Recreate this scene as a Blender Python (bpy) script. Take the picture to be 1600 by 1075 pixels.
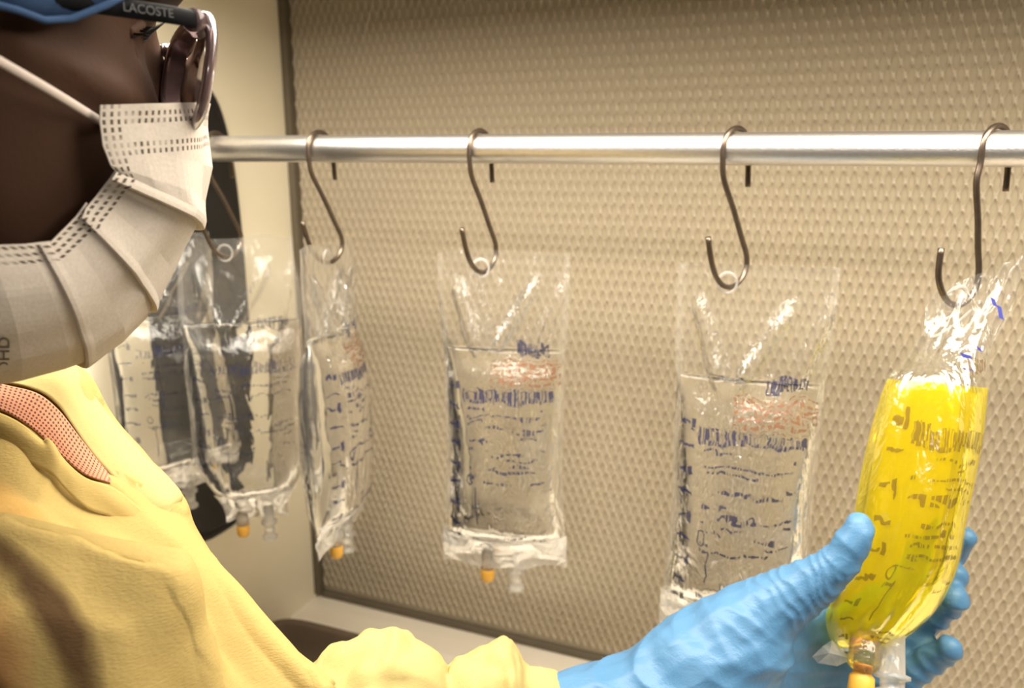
import bpy, bmesh, math, random
import numpy as np
from mathutils import Vector, Matrix, noise

for o in list(bpy.data.objects):
    bpy.data.objects.remove(o, do_unlink=True)
scene = bpy.context.scene
COL = scene.collection

# ------------------------------------------------------------------ camera
FPX = 1270.0                       # focal length in pixels of the 1600 px frame
PITCH = math.radians(13.5)
HEADING = math.radians(112.2)      # looks towards the left end of the filter wall
CAM = Vector((0, 0, 1.6))
HD = Vector((math.cos(HEADING), math.sin(HEADING), 0))
RT = Vector((math.sin(HEADING), -math.cos(HEADING), 0))
UPW = Vector((0, 0, 1))
FWD = HD * math.cos(PITCH) - UPW * math.sin(PITCH)
UPC = HD * math.sin(PITCH) + UPW * math.cos(PITCH)
cd = bpy.data.cameras.new('camera')
cam = bpy.data.objects.new('camera', cd)
COL.objects.link(cam)
cd.sensor_width = 36
cd.lens = 36 * FPX / 1600
cd.clip_start = 0.02
cam.matrix_world = Matrix((
    (RT.x, UPC.x, -FWD.x, CAM.x), (RT.y, UPC.y, -FWD.y, CAM.y),
    (RT.z, UPC.z, -FWD.z, CAM.z), (0, 0, 0, 1)))
cd.dof.use_dof = True
cd.dof.focus_distance = 0.455
cd.dof.aperture_fstop = 8.5
scene.camera = cam

# ------------------------------------------------------------------ world, lamps, exposure
w = bpy.data.worlds.new('room_light')
scene.world = w
w.use_nodes = True
w.node_tree.nodes['Background'].inputs[0].default_value = (1.0, 0.80, 0.58, 1)
w.node_tree.nodes['Background'].inputs[1].default_value = 0.055

LAMP_Y, LAMP_Z = 0.455, CAM.z + 0.24
ld = bpy.data.lights.new('hood_lamp_light', 'AREA')
ld.shape = 'RECTANGLE'
ld.size, ld.size_y = 1.5, 0.24
ld.energy = 21.5
ld.color = (1.0, 0.91, 0.78)
lamp_light = bpy.data.objects.new('hood_lamp_light', ld)
COL.objects.link(lamp_light)
lamp_light.location = (0.02, LAMP_Y, LAMP_Z)

# ceiling panel of the room behind the camera
rd = bpy.data.lights.new('room_panel_light', 'AREA')
rd.shape = 'RECTANGLE'; rd.size, rd.size_y = 0.7, 0.3
rd.energy = 42.0
rd.color = (1.0, 0.93, 0.84)
room_light = bpy.data.objects.new('room_panel_light', rd)
COL.objects.link(room_light)
room_light.location = (0.55, -1.75, 2.45)

scene.view_settings.view_transform = 'Standard'
scene.view_settings.look = 'None'
scene.view_settings.exposure = 0.0
scene.view_settings.gamma = 1.0
scene.view_settings.use_curve_mapping = False
scene.cycles.max_bounces = 8
scene.cycles.diffuse_bounces = 3
scene.cycles.glossy_bounces = 3
scene.cycles.transmission_bounces = 8
scene.cycles.transparent_max_bounces = 10

# ------------------------------------------------------------------ helpers
def ray(px, py):
    return FWD + RT * ((px - 800) / FPX) + UPC * ((537.5 - py) / FPX)
def P(px, py, d):
    return CAM + ray(px, py) * d
def onY(px, py, Y):
    r = ray(px, py)
    return CAM + r * ((Y - CAM.y) / r.y)
def onX(px, py, X):
    r = ray(px, py)
    return CAM + r * ((X - CAM.x) / r.x)
def onZ(px, py, Z):
    r = ray(px, py)
    return CAM + r * ((Z - CAM.z) / r.z)

def props(o, label=None, cat=None, group=None, kind=None):
    if label: o['label'] = label
    if cat: o['category'] = cat
    if group: o['group'] = group
    if kind: o['kind'] = kind
    return o

def empty(name, loc):
    o = bpy.data.objects.new(name, None)
    o.empty_display_size = 0.02
    o.location = loc
    COL.objects.link(o)
    return o

def make(name, verts, faces, mat, parent=None, smooth=True, uvs=None):
    me = bpy.data.meshes.new(name)
    me.from_pydata([tuple(v) for v in verts], [], faces)
    me.update()
    if smooth:
        me.polygons.foreach_set('use_smooth', [True] * len(me.polygons))
    if uvs is not None:
        lay = me.uv_layers.new(name='UVMap')
        idx = np.empty(len(me.loops), dtype=np.int32)
        me.loops.foreach_get('vertex_index', idx)
        lay.data.foreach_set('uv', np.asarray(uvs, dtype=np.float32)[idx].ravel())
    if mat: me.materials.append(mat)
    o = bpy.data.objects.new(name, me)
    COL.objects.link(o)
    if parent:
        o.parent = parent
        if parent.type == 'EMPTY':
            o.matrix_parent_inverse = Matrix.Translation(-parent.location)
    return o

def from_bm(name, bm, mat, parent=None, smooth=False):
    me = bpy.data.meshes.new(name)
    bm.normal_update()
    bm.to_mesh(me); bm.free()
    if smooth:
        me.polygons.foreach_set('use_smooth', [True] * len(me.polygons))
    if mat: me.materials.append(mat)
    o = bpy.data.objects.new(name, me)
    COL.objects.link(o)
    if parent:
        o.parent = parent
        if parent.type == 'EMPTY':
            o.matrix_parent_inverse = Matrix.Translation(-parent.location)
    return o

def box_bm(lo, hi, bev=0.0, seg=2):
    bm = bmesh.new()
    bmesh.ops.create_cube(bm, size=1)
    for v in bm.verts:
        v.co = Vector([lo[i] + (v.co[i] + .5) * (hi[i] - lo[i]) for i in range(3)])
    if bev:
        bmesh.ops.bevel(bm, geom=bm.edges[:], offset=bev, segments=seg, affect='EDGES', profile=.5)
    return bm
def box(name, lo, hi, mat, parent=None, bev=0.0):
    return from_bm(name, box_bm(lo, hi, bev), mat, parent)

def grid(rows, closed=False, cap0=False, cap1=False):
    """rows: list of equally long point lists -> verts, faces"""
    n = len(rows[0]); V = [p for r in rows for p in r]; F = []
    for i in range(len(rows) - 1):
        for j in range(n if closed else n - 1):
            k = (j + 1) % n
            F.append((i * n + j, i * n + k, (i + 1) * n + k, (i + 1) * n + j))
    for flag, i in ((cap0, 0), (cap1, len(rows) - 1)):
        if flag:
            c = sum((Vector(p) for p in rows[i]), Vector()) / n
            V.append(c); ci = len(V) - 1
            for j in range(n):
                k = (j + 1) % n
                F.append((ci, i * n + k, i * n + j) if i == 0 else (ci, i * n + j, i * n + k))
    return V, F

def catmull(pts, m):
    """dense Catmull-Rom through pts (numpy rows), m steps per span"""
    A = np.array([list(p) for p in pts], dtype=float)
    A = np.vstack([2 * A[0] - A[1], A, 2 * A[-1] - A[-2]])
    out = []
    for i in range(1, len(A) - 2):
        p0, p1, p2, p3 = A[i - 1:i + 3]
        for k in range(m):
            t = k / m
            out.append(.5 * ((2 * p1) + (-p0 + p2) * t + (2 * p0 - 5 * p1 + 4 * p2 - p3) * t * t + (-p0 + 3 * p1 - 3 * p2 + p3) * t ** 3))
    out.append(A[-2])
    return np.array(out)

def tube_rows(path, radii, n=10, flat=1.0, ref=None):
    path = [Vector(p) for p in path]
    rows = []
    up = Vector(ref) if ref else None
    for i, p in enumerate(path):
        t = (path[min(i + 1, len(path) - 1)] - path[max(i - 1, 0)]).normalized()
        if up is None:
            up = t.orthogonal().normalized()
        up = (up - t * up.dot(t)).normalized()
        s = t.cross(up)
        r = radii[i] if hasattr(radii, '__len__') else radii
        rows.append([p + (up * math.cos(2 * math.pi * k / n) * flat + s * math.sin(2 * math.pi * k / n)) * r for k in range(n)])
    return rows
def tube(name, path, radii, mat, parent=None, n=10, flat=1.0, ref=None):
    V, F = grid(tube_rows(path, radii, n, flat, ref), True, True, True)
    return make(name, V, F, mat, parent)

def lathe(name, base, axis, prof, mat, parent=None, n=24):
    """prof: list of (distance along axis, radius)"""
    axis = Vector(axis).normalized(); a = axis.orthogonal().normalized(); b = axis.cross(a)
    rows = [[Vector(base) + axis * h + (a * math.cos(2 * math.pi * k / n) + b * math.sin(2 * math.pi * k / n)) * max(r, 1e-5)
             for k in range(n)] for h, r in prof]
    V, F = grid(rows, True, True, True)
    return make(name, V, F, mat, parent)

def capsule(bm, path, radii, n=14):
    """closed tapered limb with round ends added to a bmesh, for voxel union"""
    path = [Vector(p) for p in path]; radii = list(radii)
    t0 = (path[0] - path[1]).normalized(); t1 = (path[-1] - path[-2]).normalized()
    pp, rr = [], []
    for a in (0.98, .85, .6, .3):
        pp.append(path[0] + t0 * radii[0] * a); rr.append(radii[0] * math.sqrt(1 - a * a))
    pp += path; rr += radii
    for a in (.3, .6, .85, .98):
        pp.append(path[-1] + t1 * radii[-1] * a); rr.append(radii[-1] * math.sqrt(1 - a * a))
    V, F = grid(tube_rows(pp, rr, n), True, True, True)
    add(bm, V, F)
def add(bm, V, F):
    vs = [bm.verts.new(v) for v in V]
    for f in F:
        bm.faces.new([vs[i] for i in f])

def voxel(bm, size, smooth_iter=6):
    """union of closed shells as one continuous skin -> (verts ndarray, faces)"""
    bmesh.ops.recalc_face_normals(bm, faces=bm.faces[:])
    me = bpy.data.meshes.new('tmp'); bm.to_mesh(me); bm.free()
    o = bpy.data.objects.new('tmp', me); COL.objects.link(o)
    m = o.modifiers.new('r', 'REMESH'); m.mode = 'VOXEL'; m.voxel_size = size
    if smooth_iter:
        s = o.modifiers.new('s', 'SMOOTH'); s.factor = .5; s.iterations = smooth_iter
    ev = o.evaluated_get(bpy.context.evaluated_depsgraph_get())
    em = ev.to_mesh()
    V = np.empty(len(em.vertices) * 3); em.vertices.foreach_get('co', V)
    N = np.empty(len(em.vertices) * 3); em.vertices.foreach_get('normal', N)
    F = [tuple(p.vertices) for p in em.polygons]
    ev.to_mesh_clear()
    bpy.data.objects.remove(o); bpy.data.meshes.remove(me)
    return V.reshape(-1, 3), N.reshape(-1, 3), F

# ------------------------------------------------------------------ materials
class NT:
    def __init__(s, name):
        s.m = bpy.data.materials.new(name); s.m.use_nodes = True
        s.t = s.m.node_tree; s.t.nodes.clear()
        s.out = s.t.nodes.new('ShaderNodeOutputMaterial')
    def n(s, typ, ins=None, **kw):
        nd = s.t.nodes.new(typ)
        for k, v in kw.items(): setattr(nd, k, v)
        for k, v in (ins or {}).items():
            if isinstance(v, bpy.types.NodeSocket): s.t.links.new(v, nd.inputs[k])
            else: nd.inputs[k].default_value = v
        return nd
    def math(s, op, a, b=None, c=None):
        ins = {0: a}
        if b is not None: ins[1] = b
        if c is not None: ins[2] = c
        return s.n('ShaderNodeMath', ins, operation=op).outputs[0]
    def between(s, x, lo, hi):
        return s.math('MULTIPLY', s.math('GREATER_THAN', x, lo), s.math('LESS_THAN', x, hi))
    def mix(s, f, a, b):
        nd = s.n('ShaderNodeMix', {0: f, 6: a, 7: b}, data_type='RGBA'); return nd.outputs[2]
    def mixsh(s, f, a, b):
        return s.n('ShaderNodeMixShader', {0: f, 1: a, 2: b}).outputs[0]
    def noise(s, scale, detail=3, vec=None, rough=.5, dist=0.0):
        ins = {'Scale': scale, 'Detail': detail, 'Roughness': rough, 'Distortion': dist}
        if vec is not None: ins['Vector'] = vec
        return s.n('ShaderNodeTexNoise', ins).outputs['Fac']
    def obj(s, scale=(1, 1, 1), rot=(0, 0, 0)):
        tc = s.n('ShaderNodeTexCoord').outputs['Object']
        return s.n('ShaderNodeMapping', {0: tc, 'Scale': scale, 'Rotation': rot}).outputs[0]
    def uv(s):
        tc = s.n('ShaderNodeTexCoord').outputs['UV']
        x = s.n('ShaderNodeSeparateXYZ', {0: tc})
        return x.outputs[0], x.outputs[1], tc
    def bump(s, h, strength=.3, dist=.002):
        return s.n('ShaderNodeBump', {'Height': h, 'Strength': strength, 'Distance': dist}).outputs[0]
    def done(s, sh):
        s.t.links.new(sh, s.out.inputs[0]); return s.m

def plain(name, col, rough=.5, metal=0.0, vary=.12, scale=30, bump=.0, bscale=200, stretch=(1, 1, 1), spec=.5, **extra):
    t = NT(name); v = t.obj(stretch)
    nf = t.noise(scale, 4, v)
    dark = tuple(c * (1 - vary) for c in col) + (1,)
    lite = tuple(min(1, c * (1 + vary)) for c in col) + (1,)
    c = t.mix(nf, dark, lite)
    ins = {'Base Color': c, 'Roughness': rough, 'Metallic': metal, 'Specular IOR Level': spec}
    ins.update(extra)
    if bump:
        ins['Normal'] = t.bump(t.noise(bscale, 4, v), bump)
    return t.done(t.n('ShaderNodeBsdfPrincipled', ins).outputs[0])

M = {}
M['filter'] = plain('filter_media', (.455, .385, .275), .9, vary=.06, scale=20, stretch=(8, 1, 1), spec=.1)
M['mesh'] = plain('cream_painted_mesh', (.655, .565, .425), .55, vary=.05, scale=60, spec=.3)
M['side'] = plain('cream_side_wall', (.90, .82, .63), .32, vary=.05, scale=3, stretch=(1, 1, .3), bump=.02)
M['gasket'] = plain('grey_brown_gasket', (.13, .105, .07), .6, vary=.15, scale=40)
M['ledge'] = plain('brushed_pale_ledge', (.90, .82, .68), .4, metal=.0, vary=.05, scale=12, stretch=(.1, 4, 4))
M['steel'] = plain('brushed_rod_metal', (.80, .78, .76), .37, metal=1.0, vary=.12, scale=500, bump=.12, bscale=900, stretch=(.6, 1, 1))
M['hook'] = plain('dark_steel_wire', (.17, .13, .10), .32, metal=.9, vary=.3, scale=160)
M['black'] = plain('black_oval', (.010, .010, .011), .55, vary=.2, scale=15)
M['darkroom'] = plain('dark_room_paint', (.07, .055, .04), .8, vary=.1, scale=4)
M['floor'] = plain('grey_floor_vinyl', (.16, .14, .12), .6, vary=.15, scale=8)
M['shell'] = plain('dark_brown_shell', (.17, .12, .08), .6, vary=.2, scale=25)
M['lamp_body'] = plain('lamp_housing', (.5, .47, .42), .5)
M['amber'] = plain('amber_rubber', (.72, .38, .05), .45, vary=.1, scale=90, spec=.4)
M['skin'] = plain('brown_skin', (.045, .021, .0115), .7, vary=.12, scale=70, bump=.08, bscale=500, spec=.15)
M['eye'] = plain('eye_white', (.24, .2, .17), .25)
M['iris'] = plain('dark_iris', (.02, .012, .008), .15)
M['lash'] = plain('black_hair', (.006, .005, .005), .5)
M['cap'] = plain('blue_cap_fabric', (.038, .072, .15), .85, vary=.12, scale=25, bump=.35, bscale=90, spec=.1)
M['temple'] = plain('black_acetate', (.004, .004, .005), .6, vary=.2, spec=.05)
M['text_grey'] = plain('grey_print', (.035, .034, .03), .5)
M['loop'] = plain('white_elastic', (.45, .38, .33), .8, vary=.1, scale=300)

def t_rim():
    t = NT('purple_brown_translucent_acetate')
    g = t.n('ShaderNodeBsdfPrincipled', {'Base Color': t.mix(t.noise(60, 3, t.obj()), (.09, .055, .06, 1), (.22, .15, .15, 1)), 'Roughness': .12,
                                          'Transmission Weight': .55, 'IOR': 1.35})
    return t.done(g.outputs[0])
M['rim'] = t_rim()

def t_lens():
    t = NT('clear_lens')
    g = t.n('ShaderNodeBsdfGlossy', {'Color': (1, 1, 1, 1), 'Roughness': .03})
    tr = t.n('ShaderNodeBsdfTransparent', {'Color': (.93, .90, .90, 1)})
    f = t.n('ShaderNodeFresnel', {'IOR': 1.35}).outputs[0]
    return t.done(t.mixsh(f, tr.outputs[0], g.outputs[0]))
M['lens'] = t_lens()

def t_cloth(name, col, trans=.25, bumps=.25, patch=None):
    t = NT(name); v = t.obj()
    fine = t.noise(420, 3, t.obj((1, 1, 3)))
    big = t.noise(14, 4, v)
    c = t.mix(big, tuple(x * .90 for x in col) + (1,), tuple(min(1, x * 1.08) for x in col) + (1,))
    c = t.mix(t.math('MULTIPLY', fine, .22), c, tuple(x * .55 for x in col) + (1,))
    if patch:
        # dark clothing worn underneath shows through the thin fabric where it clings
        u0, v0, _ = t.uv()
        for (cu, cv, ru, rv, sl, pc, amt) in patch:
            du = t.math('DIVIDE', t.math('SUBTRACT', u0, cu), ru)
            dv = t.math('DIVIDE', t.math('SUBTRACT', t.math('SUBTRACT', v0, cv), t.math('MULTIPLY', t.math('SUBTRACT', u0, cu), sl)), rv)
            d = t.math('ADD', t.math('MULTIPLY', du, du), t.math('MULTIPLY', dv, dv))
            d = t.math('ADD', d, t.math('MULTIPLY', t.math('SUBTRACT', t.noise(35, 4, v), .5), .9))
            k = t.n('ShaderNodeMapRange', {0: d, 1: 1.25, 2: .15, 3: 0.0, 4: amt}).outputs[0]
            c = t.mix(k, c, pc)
    h = t.math('ADD', t.math('MULTIPLY', fine, .35), t.noise(60, 3, v))
    nm = t.bump(h, bumps, .0015)
    d = t.n('ShaderNodeBsdfDiffuse', {'Color': c, 'Normal': nm})
    tr = t.n('ShaderNodeBsdfTranslucent', {'Color': c, 'Normal': nm})
    return t.done(t.mixsh(trans, d.outputs[0], tr.outputs[0]))
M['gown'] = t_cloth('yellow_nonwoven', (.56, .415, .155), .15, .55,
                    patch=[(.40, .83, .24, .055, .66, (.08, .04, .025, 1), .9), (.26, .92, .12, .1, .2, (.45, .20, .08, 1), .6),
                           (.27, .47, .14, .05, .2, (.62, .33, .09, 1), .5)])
M['sleeve'] = t_cloth('pale_yellow_nonwoven', (.58, .475, .20), .2, .4)
M['flap'] = t_cloth('pale_yellow_collar', (.60, .485, .21), .12, .25)

def t_mask():
    """UV in millimetres: x from the near side edge, y from the top edge"""
    t = NT('white_pleated_mask_fabric'); s, tt, _ = t.uv(); v = t.obj()
    top = t.math('MAXIMUM', t.between(tt, 2.2, 8.4), t.between(tt, 14.0, 20.2))
    side = t.between(s, 0.8, 9.6)
    zone = t.math('MAXIMUM', top, side)
    fs = t.math('FRACT', t.math('DIVIDE', s, 2.95)); ft = t.math('FRACT', t.math('DIVIDE', t.math('SUBTRACT', tt, 2.2), 3.1))
    dot = t.math('MULTIPLY', t.between(fs, .28, .70), t.between(ft, .18, .80))
    dot = t.math('MULTIPLY', t.math('MULTIPLY', dot, zone), t.n('ShaderNodeMapRange', {0: t.noise(90, 2, v), 1: .35, 2: .5, 3: .35, 4: 1.0}).outputs[0])
    fine = t.noise(700, 3, v)
    c = t.mix(fine, (.47, .415, .355, 1), (.62, .555, .485, 1))
    c = t.mix(t.math('MULTIPLY', dot, .88), c, (.04, .025, .015, 1))
    nm = t.bump(t.math('SUBTRACT', t.math('ADD', t.math('MULTIPLY', fine, .3), t.noise(70, 3, v)), dot), .35, .001)
    d = t.n('ShaderNodeBsdfDiffuse', {'Color': c, 'Normal': nm})
    tr = t.n('ShaderNodeBsdfTranslucent', {'Color': c})
    return t.done(t.mixsh(.15, d.outputs[0], tr.outputs[0]))
M['mask'] = t_mask()

def t_knit():
    """UV in knit cells"""
    t = NT('orange_brown_knit'); u, v, _ = t.uv()
    fu = t.math('ABSOLUTE', t.math('SUBTRACT', t.math('FRACT', u), .5)); fv = t.math('ABSOLUTE', t.math('SUBTRACT', t.math('FRACT', v), .5))
    hole = t.math('LESS_THAN', t.math('ADD', fu, fv), .36)
    c = t.mix(hole, (.62, .27, .15, 1), (.12, .04, .025, 1))
    nm = t.bump(t.math('SUBTRACT', 1.0, hole), .6, .001)
    return t.done(t.n('ShaderNodeBsdfPrincipled', {'Base Color': c, 'Roughness': .85, 'Normal': nm}).outputs[0])
M['knit'] = t_knit()

def t_glove():
    t = NT('blue_nitrile'); v = t.obj()
    c = t.mix(t.noise(18, 3, v), (.058, .160, .295, 1), (.082, .215, .385, 1))
    h = t.math('ADD', t.noise(55, 4, t.obj((1, 1.6, 1)), dist=.6), t.math('MULTIPLY', t.noise(900, 2, v), .12))
    return t.done(t.n('ShaderNodeBsdfPrincipled', {'Base Color': c, 'Roughness': .46, 'Normal': t.bump(h, .35, .003), 'Specular IOR Level': .4}).outputs[0])
M['glove'] = t_glove()

def t_film(name, ink=(.022, .026, .075, 1), text=True, haze=.03, seed=0.0, brown_lines=True, tint=(.995, .995, .99, 1), inkfac=.8, fior=1.42, fmax=.5, edgehaze=.06, bstr=.6, grough=.10):
    """clear flexible film; UV.x 0..1 front, 2..3 back; UV.y 0 at the top edge, 1 at the bottom"""
    t = NT(name); u, v, uvv = t.uv(); ob = t.obj()
    wob = t.math('ADD', t.math('MULTIPLY', t.math('SUBTRACT', t.noise(9, 2, ob, dist=.5), .5), .06), t.math('MULTIPLY', t.math('SUBTRACT', t.noise(42, 2, ob, dist=1.4), .5), .06))
    vw = t.math('ADD', v, wob)
    u = t.math('ADD', u, t.math('MULTIPLY', t.math('SUBTRACT', t.noise(38, 2, t.obj((1, 1, 1.3)), dist=1.0), .5), .06))
    h = t.math('ADD', t.math('MULTIPLY', t.noise(26, 3, t.obj((1.8, 1.8, .8)), dist=1.2), 1.0), t.math('MULTIPLY', t.noise(75, 2, t.obj((1.5, 1.5, .6)), dist=.8), .3))
    nm = t.bump(h, bstr, .010)
    lw = t.math('MINIMUM', t.n('ShaderNodeFresnel', {'IOR': fior}).outputs[0], fmax)
    tr = t.n('ShaderNodeBsdfTransparent', {'Color': tint}).outputs[0]
    gl = t.n('ShaderNodeBsdfGlossy', {'Color': (1, 1, 1, 1), 'Roughness': grough, 'Normal': nm}).outputs[0]
    sh = t.mixsh(lw, tr, gl)
    df = t.n('ShaderNodeBsdfTranslucent', {'Color': (.95, .93, .90, 1), 'Normal': nm}).outputs[0]
    dd = t.n('ShaderNodeBsdfDiffuse', {'Color': (.95, .93, .90, 1), 'Normal': nm}).outputs[0]
    edge = t.math('MULTIPLY', t.math('GREATER_THAN', t.math('ABSOLUTE', t.math('SUBTRACT', t.math('FRACT', u), .5)), .452), edgehaze)
    topglare = t.n('ShaderNodeMapRange', {0: v, 1: .33, 2: .26, 3: 0.0, 4: .022}).outputs[0]  # whitish haze painted in for glare on the upper film
    sh = t.mixsh(t.math('ADD', t.math('ADD', edge, topglare), haze), sh, t.mixsh(.5, df, dd))
    if text:
        N = 46.0
        row = t.math('FLOOR', t.math('MULTIPLY', vw, N)); fr = t.math('FRACT', t.math('MULTIPLY', vw, N))
        comb = t.n('ShaderNodeCombineXYZ', {0: t.math('MULTIPLY', u, 60.0), 1: t.math('MULTIPLY', row, 7.3), 2: seed}).outputs[0]
        glyph = t.math('GREATER_THAN', t.noise(1.0, 3, comb), .47)
        comb2 = t.n('ShaderNodeCombineXYZ', {0: t.math('MULTIPLY', u, 2.5), 1: t.math('MULTIPLY', row, 3.1), 2: seed + 4}).outputs[0]
        rowon = t.math('GREATER_THAN', t.noise(1.0, 1, comb2), .50)
        body = t.math('MULTIPLY', t.between(u, .24, .86), t.math('MAXIMUM', t.between(vw, .42, .74), t.between(vw, .86, .93)))
        txt = t.math('MULTIPLY', t.math('MULTIPLY', glyph, rowon), t.math('MULTIPLY', body, t.between(fr, .25, .62)))
        # heavy title line over the liquid
        tl = t.math('MULTIPLY', t.math('MULTIPLY', t.between(u, .2, .92), t.between(vw, .41, .445)), t.math('GREATER_THAN', t.noise(1.0, 3, comb), .49))
        # graduation ticks along the left edge, every other one longer with a small figure block
        ft = t.math('FRACT', t.math('MULTIPLY', vw, 16.0))
        big = t.math('FRACT', t.math('MULTIPLY', t.math('FLOOR', t.math('MULTIPLY', vw, 16.0)), .5))
        tick = t.math('MULTIPLY', t.math('MULTIPLY', t.between(u, .07, t.math('ADD', .125, t.math('MULTIPLY', big, .09))), t.between(ft, .40, .52)), t.between(vw, .36, .92))
        fig = t.math('MULTIPLY', t.math('MULTIPLY', t.between(u, .135, .165), t.between(ft, .26, .66)), t.math('MULTIPLY', t.between(vw, .36, .92), t.math('LESS_THAN', big, .25)))
        bar = t.math('MULTIPLY', t.between(u, .30, .31), t.between(vw, .72, .84))
        zx = t.math('DIVIDE', t.math('SUBTRACT', u, .25), .028); zy = t.math('DIVIDE', t.math('SUBTRACT', vw, .70), .018)
        zr = t.math('ADD', t.math('MULTIPLY', zx, zx), t.math('MULTIPLY', zy, zy))
        zero = t.between(zr, .45, 1.0)
        head = t.math('MULTIPLY', t.math('MULTIPLY', t.between(u, .62, .88), t.between(vw, .27, .31)), glyph)
        k = tick
        for x in (txt, tl, fig, bar, zero, head): k = t.math('MAXIMUM', k, x)
        ik = t.n('ShaderNodeBsdfDiffuse', {'Color': ink}).outputs[0]
        sh = t.mixsh(t.math('MULTIPLY', k, inkfac), sh, ik)
    if brown_lines:  # broken red-brown lines across the upper front of the film
        ub = u; N2 = 60.0
        fb = t.math('FRACT', t.math('MULTIPLY', vw, N2))
        cb = t.n('ShaderNodeCombineXYZ', {0: t.math('MULTIPLY', ub, 40.0), 1: t.math('MULTIPLY', t.math('FLOOR', t.math('MULTIPLY', vw, N2)), 5.1), 2: seed + 9}).outputs[0]
        g2 = t.math('GREATER_THAN', t.noise(1.0, 2, cb), .45)
        kb = t.math('MULTIPLY', t.math('MULTIPLY', t.between(ub, .42, .97), t.between(vw, .325, .405)), t.math('MULTIPLY', g2, t.between(fb, .2, .7)))
        rb = t.n('ShaderNodeBsdfDiffuse', {'Color': (.20, .075, .035, 1)}).outputs[0]
        sh = t.mixsh(t.math('MULTIPLY', kb, .65), sh, rb)
    return t.done(sh)

def t_liquid(name, col, turbid=0.0, tcol=(1, .8, 0, 1), ior=1.33):
    t = NT(name)
    nm = t.bump(t.noise(22, 2, t.obj((1.6, 1.6, .6)), dist=.8), .35, .008)
    sh = t.n('ShaderNodeBsdfGlass', {'Color': col, 'Roughness': 0.0, 'IOR': ior, 'Normal': nm}).outputs[0]
    if turbid:
        a = t.n('ShaderNodeBsdfTranslucent', {'Color': tcol}).outputs[0]
        b = t.n('ShaderNodeBsdfDiffuse', {'Color': tcol}).outputs[0]
        sh = t.mixsh(turbid, sh, t.mixsh(.5, a, b))
    return t.done(sh)
M['water'] = t_liquid('clear_saline', (1, 1, .995, 1))
M['yellow'] = t_liquid('yellow_solution', (1.0, .90, .012, 1), .28, (1.0, .86, .0, 1))

def t_clear(name, col, haze):
    t = NT(name); nm = t.bump(t.noise(60, 3, t.obj(), dist=1.0), .6, .008)
    tr = t.n('ShaderNodeBsdfTransparent', {'Color': col}).outputs[0]
    gl = t.n('ShaderNodeBsdfGlossy', {'Color': (1, 1, 1, 1), 'Roughness': .10, 'Normal': nm}).outputs[0]
    sh = t.mixsh(t.n('ShaderNodeFresnel', {'IOR': 1.5, 'Normal': nm}).outputs[0], tr, gl)
    d = t.n('ShaderNodeBsdfDiffuse', {'Color': (.95, .93, .9, 1), 'Normal': nm}).outputs[0]
    e = t.n('ShaderNodeBsdfTranslucent', {'Color': (.95, .93, .9, 1), 'Normal': nm}).outputs[0]
    return t.done(t.mixsh(haze, sh, t.mixsh(.5, d, e)))
M['port'] = t_clear('clear_port_plastic', (.96, .95, .92, 1), .30)
M['yport'] = t_clear('yellow_tinted_port_plastic', (.98, .82, .12, 1), .12)
M['seal'] = t_clear('caustic_white_seal_film', (.97, .96, .94, 1), .5)  # white haze paints in the light focused onto the bag foot
M['eyelet'] = t_clear('clear_eyelet', (.97, .96, .95, 1), .35)

# ------------------------------------------------------------------ the hood: structure
YP = 1.03                                    # plane of the filter guard
ROD_Y = 0.68
XW = onY(455, 232, YP).x                     # inner face of the side wall
ZB = onY(505, 925, YP).z                     # foot of the filter guard
ZT = CAM.z + 0.36
XR = 0.95
print('XW', XW, 'ZB', ZB)
wall_back = props(box('wall_back', (XW - .03, YP + .0030, ZB - .10), (XR, YP + .06, ZT), M['filter']), 'tan filter wall behind a cream expanded metal guard', None, None, 'structure')

def lattice():
    a, b = .0120, .0285
    hw, hh = a * .395, b * .43
    outer = [(0, -.5 * b), (.25 * a, -.25 * b), (.5 * a, 0), (.25 * a, .25 * b), (0, .5 * b), (-.25 * a, .25 * b), (-.5 * a, 0), (-.25 * a, -.25 * b)]
    inner = [(0, -hh), (hw * .72, -hh * .5), (hw, 0), (hw * .72, hh * .5), (0, hh), (-hw * .72, hh * .5), (-hw, 0), (-hw * .72, -hh * .5)]
    # outer edge lies back a little on the left, proud on the right: the twisted strands of expanded metal
    cell = [(x, .0008 * x / a, z) for x, z in outer] + [(x, -.0010 + .002 * x / a, z) for x, z in inner] + [(x * .97, .0016, z * .97) for x, z in inner]
    cell = np.array(cell)
    fc = []
    for k in range(8):
        j = (k + 1) % 8
        fc.append((k, j, 8 + j, 8 + k)); fc.append((8 + k, 8 + j, 16 + j, 16 + k))
    fc = np.array(fc)
    cs = []
    nx = int((XR - .02 - XW) / a); nz = int((ZT - ZB - .02) / b)
    for i in range(nx):
        for j in range(nz):
            cs.append((XW + .012 + i * a + a / 2, YP, ZB + .012 + j * b + b / 2))
            cs.append((XW + .012 + i * a + a, YP, ZB + .012 + j * b + b))
    cs = np.array(cs)
    V = (cs[:, None, :] + cell[None]).reshape(-1, 3)
    F = (fc[None] + (np.arange(len(cs)) * 24)[:, None, None]).reshape(-1, 4)
    me = bpy.data.meshes.new('guard_mesh')
    me.vertices.add(len(V)); me.vertices.foreach_set('co', V.ravel())
    me.loops.add(F.size); me.loops.foreach_set('vertex_index', F.ravel().astype(np.int32))
    me.polygons.add(len(F))
    me.polygons.foreach_set('loop_start', np.arange(0, F.size, 4, dtype=np.int32))
    me.update(calc_edges=True); me.validate()
    me.materials.append(M['mesh'])
    o = bpy.data.objects.new('guard_mesh', me); COL.objects.link(o); o.parent = wall_back
    o['kind'] = 'stuff'; o['label'] = 'cream expanded metal guard with tall pointed openings'
lattice()

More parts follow.
